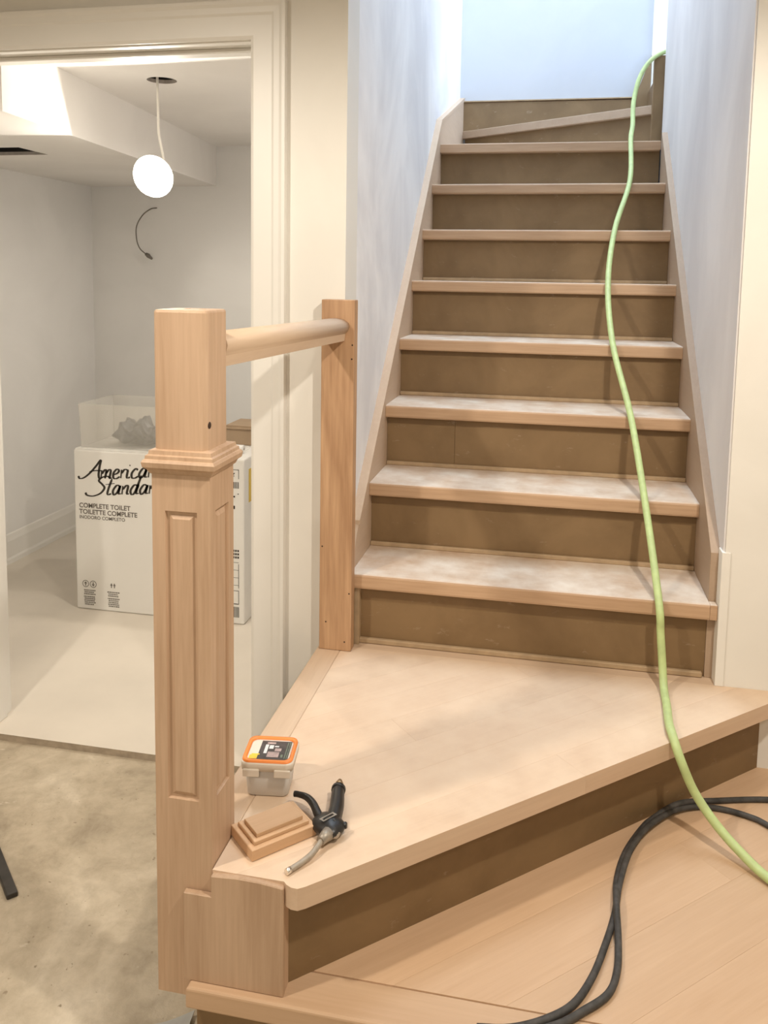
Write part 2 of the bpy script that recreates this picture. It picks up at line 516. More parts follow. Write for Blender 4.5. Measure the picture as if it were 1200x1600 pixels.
# back room
ZC, ZB, YR, XR = 1.99, 1.791, 2.065, -1.93
struct('wall_room_left', B(XR - 0.1, XR, 0.12, YR + 0.1, Z_FLOOR, 2.2), 'room_wall', 'left wall of the room behind the doorway')
struct('wall_room_back', B(XR, -0.14, YR, YR + 0.1, Z_FLOOR, 2.2), 'room_wall', 'back wall of the room behind the doorway')

def ring_plane(bm, outer, hole, z, depth, mi_wall=1, mi_top=2):
    """flat sheet with a hole; the hole gets walls and a closed top"""
    n = len(hole)
    xs = [p[0] for p in outer]; ys = [p[1] for p in outer]
    cx = sum(p[0] for p in hole) / n; cy = sum(p[1] for p in hole) / n
    ov = [bm.verts.new((x, y, z)) for x, y in outer]
    hv = [bm.verts.new((x, y, z)) for x, y in hole]
    hu = [bm.verts.new((x, y, z + depth)) for x, y in hole]
    es = [bm.edges.new((ov[i], ov[(i + 1) % len(ov)])) for i in range(len(ov))]
    es += [bm.edges.new((hv[i], hv[(i + 1) % n])) for i in range(n)]
    bmesh.ops.triangle_fill(bm, edges=es, use_beauty=True)
    hm = [bm.verts.new((x, y, z + 0.013)) for x, y in hole]
    for i in range(n):
        f = bm.faces.new((hv[i], hv[(i + 1) % n], hm[(i + 1) % n], hm[i])); f.material_index = mi_wall
        f = bm.faces.new((hm[i], hm[(i + 1) % n], hu[(i + 1) % n], hu[i])); f.material_index = mi_top
    f = bm.faces.new(hu); f.material_index = mi_top
bm = bmesh.new()
hc = (-0.836, 0.662)
ring_plane(bm, [(-1.30, 0.12), (-0.14, 0.12), (-0.14, YR), (-1.30, YR)], [(hc[0] + 0.05 * math.cos(a * math.pi / 12), hc[1] + 0.05 * math.sin(a * math.pi / 12)) for a in range(24)], ZC, 0.10)
box(bm, -1.30, -0.14, 0.12, YR, ZC + 0.12, ZC + 0.14)
struct('ceiling_back', bm, ['room_ceiling', 'drywall_cut', 'dark_hole'], 'ceiling of the back room with a round lamp hole')
bm = bmesh.new()
ring_plane(bm, [(XR, 0.12), (-1.06, 0.12), (-1.227, YR), (XR, YR)], [(-1.76, 0.755), (-1.45, 0.755), (-1.45, 0.94), (-1.76, 0.94)], ZB, 0.09)
v = [bm.verts.new(p) for p in ((-1.06, 0.12, ZB), (-1.06, 0.12, ZC + 0.03), (-1.227, YR, ZC + 0.03), (-1.227, YR, ZB))]
bm.faces.new(v)
bm.faces.new([bm.verts.new(p) for p in ((XR, 0.121, ZB), (-1.06, 0.121, ZB), (-1.06, 0.121, ZC + 0.03), (XR, 0.121, ZC + 0.03))])
box(bm, XR, -1.25, 0.12, YR, ZB + 0.1, ZB + 0.12)
struct('ceiling_bulkhead', bm, ['room_ceiling', 'drywall_cut', 'dark_hole'], 'boxed-in lower ceiling with a rectangular vent hole')

def baseboard(name, x0, x1, y0, y1, axis):
    prof = [(0.0, 0.0), (0.014, 0.0), (0.014, 0.02), (0.010, 0.03), (0.010, 0.105), (0.007, 0.118), (0.004, 0.135), (0.0, 0.14)]
    bm = bmesh.new()
    if axis == 'y':
        a = [bm.verts.new((x0 + t, y0, z)) for t, z in prof]; b = [bm.verts.new((x0 + t, y1, z)) for t, z in prof]
    else:
        a = [bm.verts.new((x0, y0 - t, z)) for t, z in prof]; b = [bm.verts.new((x1, y0 - t, z)) for t, z in prof]
    n = len(prof)
    bm.faces.new(a); bm.faces.new(b)
    for i in range(n): bm.faces.new((a[i], a[(i + 1) % n], b[(i + 1) % n], b[i]))
    struct(name, bm, 'trim_paint', 'white moulded baseboard in the back room')
baseboard('baseboard_left', XR, 0, 0.12, YR, 'y')
baseboard('baseboard_back', XR + 0.014, -0.14, YR, YR, 'x')

# door frame: jambs and stops
dj = link('door_1', B(D_R - 0.0, D_R + 0.02, 0.0, 0.12, Z_FLOOR, D_H, 0.001, 1), 'trim_paint'); dj['kind'] = 'structure'; dj['label'] = 'white door frame without a door'
link('jamb', B(D_L - 0.02, D_L, 0.0, 0.12, Z_FLOOR, D_H, 0.001, 1), 'trim_paint', dj)
link('head_jamb', B(D_L - 0.02, D_R + 0.02, 0.0, 0.12, D_H, D_H + 0.02, 0.001, 1), 'trim_paint', dj)
link('stop', B(D_L, D_R, 0.045, 0.085, D_H - 0.012, D_H, 0.002, 1), 'trim_paint', dj)
link('stop', B(D_L, D_L + 0.012, 0.045, 0.085, 0.0, D_H - 0.012, 0.002, 1), 'trim_paint', dj)
link('stop', B(D_R - 0.012, D_R, 0.045, 0.085, 0.0, D_H - 0.012, 0.002, 1), 'trim_paint', dj)

def casing(name, prof_pts, path, label):
    """moulded casing swept over a straight run; prof (across, out)"""
    bm = bmesh.new()
    (ax, az), (bx_, bz), (ox, oz), mit_a, mit_b = path
    a, b = [], []
    for t, o in prof_pts:
        a.append(bm.verts.new((ax + ox * t + mit_a[0] * t, -o, az + oz * t + mit_a[1] * t)))
        b.append(bm.verts.new((bx_ + ox * t + mit_b[0] * t, -o, bz + oz * t + mit_b[1] * t)))
    n = len(prof_pts)
    bm.faces.new(a); bm.faces.new(b)
    for i in range(n): bm.faces.new((a[i], a[(i + 1) % n], b[(i + 1) % n], b[i]))
    return struct(name, bm, 'trim_paint', label)
CW = 0.096
prof = [(0.004, 0.0), (0.004, 0.010), (0.012, 0.014), (0.060, 0.015), (0.066, 0.018), (0.080, 0.019), (0.088, 0.022), (CW, 0.022), (CW, 0.0)]
casing('trim_1', prof, ((D_R, Z_FLOOR), (D_R, D_H), (1, 0), (0, 0), (0, 1)), 'white moulded casing on the right of the doorway')
casing('trim_2', prof, ((D_L, Z_FLOOR), (D_L, D_H), (-1, 0), (0, 0), (0, 1)), 'white moulded casing on the left of the doorway')
casing('trim_3', prof, ((D_L, D_H), (D_R, D_H), (0, 1), (-1, 0), (1, 0)), 'white moulded casing over the doorway')
struct('trim_4', B(WALL_R - 0.004, WALL_R + 0.016, -0.012, 0.03, Z2, 0.705, 0.001, 1), 'wall_paint', 'bare white corner bead beside the stair stringer')

# ------------------------------------------------------------------ staircase
st = empty('staircase', (0.45, 0.2, Z_FLOOR), 'unfinished oak staircase with brown fibreboard risers climbing between two walls', 'staircase')

# bottom step: wide platform of boards
poly1 = [(-0.053, -0.893), (1.75, -0.893), (1.75, -0.008), (-0.053, -0.008)]
t1 = link('tread', prism([(-0.053, -0.893), (1.75, -0.893), (1.75, -0.815), (-0.053, -0.815)], Z1 - TH, Z1, 0.005, 3), 'oak_front_shaded', st)
t1['label'] = 'wide bottom platform step of pale oak boards'
rest = [(-0.053, -0.8149), (1.75, -0.8149), (1.75, -0.008), (-0.053, -0.008)]
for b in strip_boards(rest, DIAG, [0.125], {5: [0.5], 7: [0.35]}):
    link('board', prism(b, Z1 - TH, Z1 - random.uniform(0, 0.0001), 0.0002, 1), 'oak_platform_shaded', t1)
link('riser', B(-0.045, 1.75, -0.868, -0.85, Z_FLOOR, Z1 - TH), 'mdf', st)
link('side_panel', B(-0.046, -0.03, -0.85, -0.767, Z_FLOOR, Z1 - TH), 'mdf', st)
link('side_panel', B(-0.072, -0.055, -0.767, -0.002, Z_FLOOR, Z2 - TH), 'mdf', st)

# corner step, cut diagonally
corner = [(-0.016, -0.868), (0.106, -0.8685), (0.112, -0.8745), (0.121, -0.879), (0.132, -0.8795), (0.143, -0.872), (1.085, -0.0085), (-0.016, -0.0085)]
t2 = link('tread', prism([(-0.080, -0.766), (-0.0165, -0.766), (-0.0165, -0.0085), (-0.080, -0.0085)], Z2 - TH, Z2, 0.003, 2), 'oak_y', st)
t2['label'] = 'corner step of pale glued oak boards with a diagonal front edge'
nb = 0
for b in strip_boards(corner, DIAG, [0.088, 0.095, 0.09, 0.1, 0.092], {0: [0.12], 1: [-0.40], 2: [0.35], 3: [-0.1], 4: [0.3]}):
    front = nb < 2
    link('board', prism(b, Z2 - TH, Z2 - (0 if front else random.uniform(0, 0.0001)), 0.0002, 1), 'oak_diag', t2)
    nb += 1
link('board', B(WALL_L, WALL_R, -0.008, 0.05, Z2 - TH, Z2 - 0.0005), 'oak_x', t2)
dv = Vector((math.cos(DIAG), math.sin(DIAG), 0)); nv = Vector((-math.sin(DIAG), math.cos(DIAG), 0))
# riser under the corner step, following the diagonal
a0 = Vector((0.106, -0.848, 0)); a1 = Vector((1.055, 0.030, 0))
pr = [(a0.x, a0.y), (a1.x, a1.y), ((a1 + nv * 0.018).x, (a1 + nv * 0.018).y), ((a0 + nv * 0.018).x, (a0 + nv * 0.018).y)]
pr = clip(pr, 0, 1, -0.0085)
link('riser', prism(pr, Z1, Z2 - TH), 'mdf', st)
# block that clads the foot of the newel
bm = bmesh.new()
pts = [(-0.063, Z1), (0.108, Z1), (0.108, Z2 - 0.006), (0.07, Z2 - 0.002), (0.03, Z2 - 0.001), (-0.015, Z2 - 0.004), (-0.015, Z2 - 0.040), (-0.063, Z2 - 0.040)]
fa = [bm.verts.new((x, -0.878, z)) for x, z in pts]; fb = [bm.verts.new((x, -0.8665, z)) for x, z in pts]
bm.faces.new(fa); bm.faces.new(fb)
for i in range(len(pts)): bm.faces.new((fa[i], fa[(i + 1) % len(pts)], fb[(i + 1) % len(pts)], fb[i]))
bmesh.ops.recalc_face_normals(bm, faces=bm.faces[:]); bevel(bm, 0.0015, 1)
ck = link('cladding_block', bm, 'oak_z', st)
link('cladding_return', B(-0.015, 0.107, -0.8662, -0.84, Z1, Z2 - TH - 0.001), 'oak_z', st)

# straight flight: one tread mesh, one riser mesh, shared
def nosed(x0, x1, y0, y1):
    r = 0.006
    poly = [(y1, -TH), (y1, 0.0), (y0 + r, 0.0), (y0 + 0.0018, -0.0018), (y0, -r), (y0, -TH + r), (y0 + 0.0018, -TH + 0.0018), (y0 + r, -TH)]
    return prism_x(poly, x0, x1)
o3 = link('tread', prism_x([(0.25, zk(3) - TH), (0.25, zk(3)), (0.006, zk(3)), (0.0018, zk(3) - 0.0018), (0.0, zk(3) - 0.006), (0.0, zk(3) - TH + 0.005), (0.002, zk(3) - TH)], 0.0, WIDTH), 'oak_nose', st)
link('nosing_return', B(-0.010, -0.0003, 0.0, 0.03, zk(3) - TH, zk(3) - 0.0005, 0.002), 'oak_nose', o3)
link('nosing_return', B(WIDTH + 0.0003, 0.906, 0.0, 0.028, zk(3) - TH, zk(3) - 0.0005, 0.002), 'oak_nose', o3)
base_t = None; base_r = None; base_s = None
for k in range(4, 11):
    if k < 10:
        if base_t is None:
            base_t = link('tread', nosed(0.0, WIDTH, 0.0, GOING + 0.03), 'oak_nose'); base_t.parent = st
        ob = base_t if k == 4 else base_t.copy()
        if k > 4: COL.objects.link(ob)
        ob.location = Vector((0, yk(k), zk(k))) - ROOT[st.name]
# top tread of the flight runs on to the winder
tp = [(0.0, yk(10)), (WIDTH, yk(10)), (WIDTH, 1.80), (0.0, 2.375)]
o10 = link('tread', prism(tp, zk(10) - TH, zk(10), 0.004, 2), 'oak_nose', st)
for k in range(3, 11):
    z0 = Z2 if k == 3 else zk(k - 1)
    yr = yk(k) + 0.034
    if k == 3:
        link('riser', B(0.0, WIDTH, yr, yr + 0.012, z0, zk(3) - TH), 'mdf', st)
        link('shoe_strip', B(0.02, WIDTH - 0.005, yr - 0.012, yr, z0 + 0.0005, z0 + 0.014, 0.002, 1), 'mdf_edge', st)
        continue
    if base_r is None:
        base_r = link('riser', B(0.0, WIDTH, 0.0, 0.012, 0.0, RISE - TH), 'mdf'); base_r.parent = st
        base_s = link('shoe_strip', B(0.0, WIDTH, -0.011, 0.0, 0.0, 0.012, 0.002, 1), 'mdf_edge'); base_s.parent = st
        r_, s_ = base_r, base_s
    else:
        r_, s_ = base_r.copy(), base_s.copy()
        COL.objects.link(r_); COL.objects.link(s_)
    if k == 5:                                # this riser is pieced together from two boards
        COL.objects.unlink(r_); bpy.data.objects.remove(r_)
        link('riser', B(0.0, 0.2106, yr, yr + 0.012, z0, z0 + RISE - TH, 0.0004, 1), 'mdf', st)
        r_ = link('riser', B(0.2112, WIDTH, yr, yr + 0.012, z0, z0 + RISE - TH, 0.0004, 1), 'mdf', st)
        s_.location = Vector((0, yr, z0)) - ROOT[st.name]
        continue
    r_.location = Vector((0, yr, z0)) - ROOT[st.name]
    s_.location = Vector((0, yr, z0)) - ROOT[st.name]
# filler strips beside the lowest riser
link('filler_strip', B(-0.002, 0.022, 0.012, 0.034, Z2, zk(3) - TH, 0.001, 1), 'mdf_edge', st)
# stringers
def zl(y): return 0.85 + 0.905 * (y - 0.27)
yl = [0.09, 1.545]
bm = prism_x([(0.03, Z2), (0.03, 0.60), (0.09, zl(0.09) - 0.012), (1.545, zl(1.545) - 0.012), (2.375, 2.245), (2.375, 1.70), (1.6, 1.60), (0.4, Z2)], -0.034, -0.0005)
link('stringer', bm, 'stringer_wood', st)
bm = prism_x([(0.09, zl(0.09) - 0.012), (0.09, zl(0.09)), (1.545, zl(1.545)), (2.377, 2.262), (2.377, 2.2455), (1.545, zl(1.545) - 0.0115)], -0.034, 0.003)
link('stringer_cap', bm, 'stringer_wood', st)
def zr(y): return 0.69 + 0.833 * (y - 0.03)
bm = prism_x([(0.03, Z2), (0.03, zr(0.03)), (1.52, zr(1.52)), (1.52, 1.55), (0.35, Z2)], WIDTH + 0.0005, 0.914, 0.001)
link('stringer', bm, 'stringer_brown', st)
# winder at the head of the flight
pv = (0.888, 1.774); lf = (-0.0005, 2.352)
wa = math.atan2(lf[1] - pv[1], lf[0] - pv[0])
nwx, nwy = math.sin(wa) , -math.cos(wa)   # towards the back
if nwy < 0: nwx, nwy = -nwx, -nwy
z11 = zk(11)
link('tread', prism([pv, (0.93, 1.80), (0.93, 2.377), (lf[0], 2.377), lf], z11 - TH, z11, 0.003, 2), 'stringer_brown', st)['label'] = 'uppermost wedge-shaped winder step'
q0 = (pv[0] + nwx * 0.025, pv[1] + nwy * 0.025); q1 = (lf[0] + nwx * 0.020, min(lf[1] + nwy * 0.02, 2.37))
link('riser', prism([q0, (q0[0] + nwx * 0.012, q0[1] + nwy * 0.012), (q1[0] + 0.0, 2.376), q1], zk(10), z11 - TH), 'mdf', st)
bm = bmesh.new()
pts = [(0.0, z11), (0.915, z11), (0.915, 2.44), (0.842, 2.232), (0.0, 2.236)]
fa = [bm.verts.new((x, 2.362, z)) for x, z in pts]; fb = [bm.verts.new((x, 2.379, z)) for x, z in pts]
bm.faces.new(fa); bm.faces.new(fb)
for i in range(len(pts)): bm.faces.new((fa[i], fa[(i + 1) % 5], fb[(i + 1) % 5], fb[i]))
link('skirt_board', bm, 'mdf', st)
link('skirt_cap', B(0.0, 0.845, 2.356, 2.379, 2.2365, 2.243, 0.001, 1), 'mdf_edge', st)
link('riser', prism([(0.905, 1.80), (0.917, 1.80), (0.917, 2.36), (0.905, 2.36)], z11, 2.26), 'mdf', st)
link('winder_post', B(0.868, 0.914, 1.735, 1.772, 1.90, 2.283, 0.003), 'mdf', st)

# ------------------------------------------------------------------ newel post
NX0, NX1, NY0, NY1 = -0.115, -0.0175, -0.865, -0.7685
nw = empty('newel_post', ((NX0 + NX1) / 2, (NY0 + NY1) / 2, 0.14), 'square oak newel post with sunk panels and moulded collar at the stair foot', 'newel post')
def panel_shaft(z0, z1, pz0, pz1):
    """square shaft whose four faces carry sunk panels with a raised field"""
    bm = bmesh.new()
    cx, cy = (NX0 + NX1) / 2, (NY0 + NY1) / 2
    h = (NX1 - NX0) / 2
    pw = 0.027
    for s in range(4):
        R = Matrix.Rotation(s * math.pi / 2, 3, 'Z')
        def P(u, z, d): return bm.verts.new(Vector((cx, cy, 0)) + R @ Vector((u, -h + d, 0)) + Vector((0, 0, z)))
        rects = [(-h, h, z0, z1, 0), (-pw, pw, pz0, pz1, 0), (-pw + 0.0015, pw - 0.0015, pz0 + 0.0015, pz1 - 0.0015, 0.005), (-pw + 0.006, pw - 0.006, pz0 + 0.006, pz1 - 0.006, 0.0055), (-pw + 0.013, pw - 0.013, pz0 + 0.013, pz1 - 0.013, 0.0015)]
        loops = []
        for u0, u1, a, b, d in rects:
            loops.append([P(u0, a, d), P(u1, a, d), P(u1, b, d), P(u0, b, d)])
        for i in range(len(loops) - 1):
            for j in range(4):
                bm.faces.new((loops[i][j], loops[i][(j + 1) % 4], loops[i + 1][(j + 1) % 4], loops[i + 1][j]))
        bm.faces.new(loops[-1])
    bmesh.ops.remove_doubles(bm, verts=bm.verts[:], dist=1e-5)
    return bm
link('shaft', panel_shaft(0.14, 1.030, 0.487, 0.968), 'oak_z', nw)
ux0, ux1, uy0, uy1 = -0.113, -0.024, -0.862, -0.774
bm = bmesh.new(); vs, fs = box(bm, ux0, ux1, uy0, uy1, 1.04, 1.284)
bevel(bm, 0.010, 4, [e for e in bm.edges if abs(e.verts[0].co.z - e.verts[1].co.z) > 0.1])
bevel(bm, 0.004, 2, [e for e in bm.edges if e.verts[0].co.z > 1.28 and e.verts[1].co.z > 1.28])
link('head', bm, 'oak_z', nw)
bm = bmesh.new()
cprof = [(0.000, 1.026), (0.003, 1.028), (0.006, 1.034), (0.011, 1.038), (0.0125, 1.046), (0.010, 1.050), (0.008, 1.051), (0.0075, 1.056), (0.004, 1.058), (0.003, 1.064), (-0.006, 1.066)]
rings = []
for o, z in cprof:
    rings.append([bm.verts.new(p) for p in ((NX0 - o, NY0 - o, z), (NX1 + o, NY0 - o, z), (NX1 + o, NY1 + o, z), (NX0 - o, NY1 + o, z))])
for i in range(len(rings) - 1):
    for j in range(4): bm.faces.new((rings[i][j], rings[i][(j + 1) % 4], rings[i + 1][(j + 1) % 4], rings[i + 1][j]))
bm.faces.new(rings[0]); bm.faces.new(rings[-1])
link('collar', bm, 'oak_z', nw)
bm = bmesh.new(); lathe(bm, [(0.0058, 0.0), (0.0052, 0.0006), (0.001, 0.0008)], (-0.0239, -0.850, 1.105), (1, 0, 0), 10)
link('knot', bm, 'knot_dark', nw)
for sx in (-0.078, -0.052):
    bm = bmesh.new(); lathe(bm, [(0.006, 0.0), (0.0055, 0.0006), (0.001, 0.0007)], (sx, -0.81, 1.2838), (0, 0, 1), 10)
    link('plug', bm, 'oak_post', nw)

# half post against the wall
wp = empty('wall_post', (-0.03, -0.018, Z2), 'flat reddish oak half post fixed to the wall beside the stairs', 'post')
link('board', B(-0.073, 0.012, -0.037, -0.001, Z2 + 0.0005, 1.282, 0.002), 'oak_post', wp)
for x, z in ((-0.005, 0.40), (-0.055, 0.45), (0.006, 0.53), (0.007, 1.17), (0.006, 1.135), (-0.066, 0.65)):
    bm = bmesh.new(); lathe(bm, [(0.0022, 0.0), (0.002, 0.0005), (0.0005, 0.0006)], (x, -0.037, z), (0, -1, 0), 8)
    link('nail_hole', bm, 'knot_dark', wp)

# handrail between the posts
hr = []
prof = [(-0.024, 0.0), (0.024, 0.0), (0.026, 0.018), (0.033, 0.026), (0.036, 0.036), (0.033, 0.046), (0.022, 0.053), (0.008, 0.056), (-0.008, 0.056), (-0.022, 0.053), (-0.033, 0.046), (-0.036, 0.036), (-0.033, 0.026), (-0.026, 0.018)]
bm = bmesh.new()
A = Vector((-0.060, -0.7735, 1.188)); Bv = Vector((-0.037, -0.0375, 1.180))
fa = [bm.verts.new((A.x + u, A.y, A.z + w)) for u, w in prof]; fb = [bm.verts.new((Bv.x + u, Bv.y, Bv.z + w)) for u, w in prof]
n = len(prof)
bm.faces.new(fa); bm.faces.new(fb)
for i in range(n):
    f = bm.faces.new((fa[i], fa[(i + 1) % n], fb[(i + 1) % n], fb[i])); f.smooth = 2 <= i <= 11
tag(link('handrail', bm, 'oak_y', loc=(-0.05, -0.4, 1.18)), 'short level oak handrail between the newel post and the wall post', 'handrail')

# ------------------------------------------------------------------ carton in the back room
BX0, BX1, BY0, BY1, BH = -1.338, -0.630, 0.885, 1.32, 0.648
bx = empty('toilet_carton', ((BX0 + BX1) / 2, (BY0 + BY1) / 2, 0.0), 'large white printed toilet carton standing in the back room', 'box')
bd = link('body', B(BX0, BX1, BY0, BY1, 0.0005, BH, 0.006), 'carton_white', bx)
link('flap', B(BX0 + 0.004, BX1 - 0.05, BY0 + 0.004, BY0 + 0.21, BH, BH + 0.004, 0.001, 1), 'carton_white', bx)
link('flap', B(BX0 + 0.004, BX1 - 0.004, BY0 + 0.225, BY1 - 0.004, BH, BH + 0.004, 0.001, 1), 'carton_white', bx)

GL = {
 'A': ([[(-.30, .20), (-.22, .06), (-.05, .10), (.16, .35), (.36, .72), (.50, 1.02), (.50, .7), (.52, .25), (.58, .02)], [(.12, .40), (.34, .46), (.62, .44)]], .62),
 'm': ([[(0, .47), (.03, .02)], [(.03, .28), (.12, .48), (.19, .42), (.19, .02)], [(.19, .28), (.29, .48), (.37, .42), (.38, .06), (.47, .04)]], .48),
 'e': ([[(0, .2), (.17, .28), (.22, .42), (.12, .5), (.02, .3), (.05, .05), (.17, .0), (.30, .1)]], .32),
 'r': ([[(0, .47), (.03, .02)], [(.03, .28), (.12, .47), (.25, .44)]], .26),
 'i': ([[(0, .47), (.0, .08), (.07, .02), (.13, .07)], [(.03, .66), (.05, .71)]], .16),
 'c': ([[(.24, .42), (.14, .5), (.02, .28), (.05, .04), (.17, .0), (.30, .1)]], .31),
 'a': ([[(.26, .45), (.12, .5), (.01, .22), (.08, .0), (.2, .14), (.27, .47), (.25, .08), (.36, .05)]], .37),
 'n': ([[(0, .47), (.03, .02)], [(.03, .28), (.14, .48), (.22, .42), (.22, .06), (.32, .04)]], .34),
 'S': ([[(.62, .88), (.50, 1.0), (.28, .95), (.18, .78), (.34, .58), (.46, .38), (.34, .10), (.06, -.04), (-.20, .02), (-.28, .16)]], .56),
 't': ([[(.14, .86), (.06, .2), (.10, .02), (.22, .07)], [(-.08, .56), (.28, .61)]], .26),
 'd': ([[(.26, .45), (.12, .5), (.01, .22), (.08, .0), (.2, .14), (.33, 1.0)], [(.29, .55), (.25, .08), (.36, .05)]], .38),
}
def script_word(word, x, z, sx, sz, ang, y):
    bm = bmesh.new()
    cur = 0.0
    pen = math.radians(35)
    for ch in word:
        strokes, adv = GL[ch]
        for s in strokes:
            pts = catmull([(cur + px + 0.22 * pz, pz, 0) for px, pz in s], 6) if len(s) > 2 else [Vector((cur + px + 0.22 * pz, pz, 0)) for px, pz in s]
            W = []
            for p in pts:
                u, w = p.x * sx, p.y * sz
                W.append(Vector((u * math.cos(ang) - w * math.sin(ang), u * math.sin(ang) + w * math.cos(ang), 0)))
            L, Rr = [], []
            for i, p in enumerate(W):
                d = (W[min(i + 1, len(W) - 1)] - W[max(i - 1, 0)]).normalized()
                nrm = Vector((-d.y, d.x, 0))
                wd = 0.0020 + 0.0030 * abs(math.sin(math.atan2(d.y, d.x) - pen + 0.5))
                if i in (0, len(W) - 1): wd *= 0.6
                L.append(bm.verts.new((x + p.x + nrm.x * wd, y, z + p.y + nrm.y * wd)))
                Rr.append(bm.verts.new((x + p.x - nrm.x * wd, y, z + p.y - nrm.y * wd)))
            for i in range(len(W) - 1): bm.faces.new((L[i], L[i + 1], Rr[i + 1], Rr[i]))
        cur += adv
    return bm
FY = BY0 - 0.0008
link('lettering', script_word('American', -1.290, 0.530, 0.106, 0.074, math.radians(5), FY), 'ink', bx)
link('lettering', script_word('Standard', -1.262, 0.468, 0.106, 0.074, math.radians(5), FY), 'ink', bx)
text_mesh('COMPLETE TOILET', 0.026, 'ink_grey', (-1.318, FY, 0.417), bx, 'lettering', bold=0.0006)
text_mesh('TOILETTE COMPLETE', 0.026, 'ink_grey', (-1.318, FY, 0.392), bx, 'lettering', bold=0.0006)
text_mesh('INODORO COMPLETO', 0.019, 'ink_grey', (-1.318, FY, 0.372), bx, 'lettering', bold=0.0003)
def flat_rects(rects, y):
    bm = bmesh.new()
    for x0, x1, z0, z1 in rects:
        bm.faces.new([bm.verts.new(p) for p in ((x0, y, z0), (x1, y, z0), (x1, y, z1), (x0, y, z1))])
    return bm
def ring_mark(bm, x, z, r0, r1, y, n=18):
    for k in range(n):
        a, b = 2 * math.pi * k / n, 2 * math.pi * (k + 1) / n
        bm.faces.new([bm.verts.new((x + r * math.cos(t), y, z + r * math.sin(t))) for r, t in ((r0, a), (r1, a), (r1, b), (r0, b))])
def arrow(bm, cx, cz, up, h=0.009, w=0.007):
    bm.faces.new([bm.verts.new((cx + u, FY, cz + q * up)) for u, q in ((-w, 0.001), (0.0, h), (w, 0.001), (0.002, 0.001), (0.002, -0.008), (-0.002, -0.008), (-0.002, 0.001))])
for cx, up in ((-1.297, 1), (-1.264, -1)):
    bm = bmesh.new(); ring_mark(bm, cx, 0.106, 0.0120, 0.0145, FY)
    bmesh.ops.remove_doubles(bm, verts=bm.verts[:], dist=1e-5)
    link('ring_mark', bm, 'ink_grey', bx)
    bm = bmesh.new(); arrow(bm, cx, 0.106, up); link('arrow_mark', bm, 'ink_grey', bx)
for dx in (-0.007, 0.006):
    bm = bmesh.new(); arrow(bm, -1.178 + dx, 0.106, 1, 0.012, 0.0055); link('arrow_mark', bm, 'ink_grey', bx)
rects = []
for cx, w0 in ((-1.282, 0.05), (-1.178, 0.052)):
    z = 0.082
    for i in range(8):
        w = w0 * (0.75 + 0.25 * random.random())
        x = cx - w / 2
        while x < cx + w / 2:
            l = random.uniform(0.003, 0.008)
            rects.append((x, x + l, z - 0.0045, z)); x += l + 0.0015
        z -= 0.0078 if i != 2 else 0.011
link('fine_print', flat_rects(rects, FY), 'ink_grey', bx)['kind'] = 'stuff'
# right-hand print column of the carton front
text_mesh('6', 0.024, 'ink', (-0.676, FY, 0.578), bx, 'lettering', bold=0.0008)
rc = [(-0.684, -0.650, 0.606, 0.608), (-0.652, -0.650, 0.572, 0.608)]
rc += [(-0.684 + i * 0.006, -0.681 + i * 0.006, 0.535, 0.560) for i in range(6)]
rc += [(-0.672, -0.666, 0.500, 0.506), (-0.655, -0.651, 0.512, 0.516), (-0.676, -0.666, 0.455, 0.468)]
for i in range(3):
    for j in range(4): rc.append((-0.684 + j * 0.009, -0.6775 + j * 0.009, 0.288 - i * 0.013, 0.296 - i * 0.013))
for z in (0.245, 0.215, 0.185, 0.155): rc.append((-0.684, -0.652, z, z + 0.0015))
rc += [(-0.653, -0.651, 0.145, 0.240), (-0.653, -0.651, 0.08, 0.135), (-0.684, -0.652, 0.133, 0.135), (-0.684, -0.652, 0.08, 0.083)]
rc += [(-0.684 + i * 0.006, -0.681 + i * 0.006, 0.028, 0.07) for i in range(6)]
link('fine_print', flat_rects(rc, FY), 'ink', bx)['kind'] = 'stuff'
link('sticker', B(BX1 + 0.0002, BX1 + 0.001, BY0 + 0.05, BY0 + 0.16, 0.47, 0.60), 'yellow_sticker', bx)

# translucent bin with a crumpled bag on the carton
fb_ = empty('storage_bin', (-1.13, 1.06, BH + 0.0045), 'frosted clear plastic bin without lid on top of the white carton', 'bin')
b0, b1, c0, c1, zb0, zb1 = -1.322, -0.955, 0.915, 1.17, BH + 0.0045, 0.826
fl = 0.006
def bin_wall(p, q):
    bm = bmesh.new()
    (x0, y0), (x1, y1) = p, q
    v = Vector((x1 - x0, y1 - y0, 0)).normalized(); nn = Vector((v.y, -v.x, 0)) * 0.002
    vs = []
    for off in (Vector((0, 0, 0)), -nn):
        for (x, y), zz in (((x0, y0), zb0), ((x1, y1), zb0), ((x1, y1), zb1), ((x0, y0), zb1)):
            e = fl if zz == zb1 else 0
            ox = (-e if x < -1.13 else e); oy = (-e if y < 1.04 else e)
            vs.append(bm.verts.new(Vector((x + ox, y + oy, zz)) + off))
    bm.faces.new(vs[:4]); bm.faces.new(vs[4:])
    for i in range(4): bm.faces.new((vs[i], vs[(i + 1) % 4], vs[4 + (i + 1) % 4], vs[4 + i]))
    return bm
for p, q in (((b0, c0), (b1, c0)), ((b1, c0), (b1, c1)), ((b1, c1), (b0, c1)), ((b0, c1), (b0, c0))):
    link('side', bin_wall(p, q), 'frosted_plastic', fb_)
link('bottom', B(b0, b1, c0, c1, zb0, zb0 + 0.002), 'frosted_plastic', fb_)
bm = bmesh.new()
bmesh.ops.create_icosphere(bm, subdivisions=4, radius=1.0)
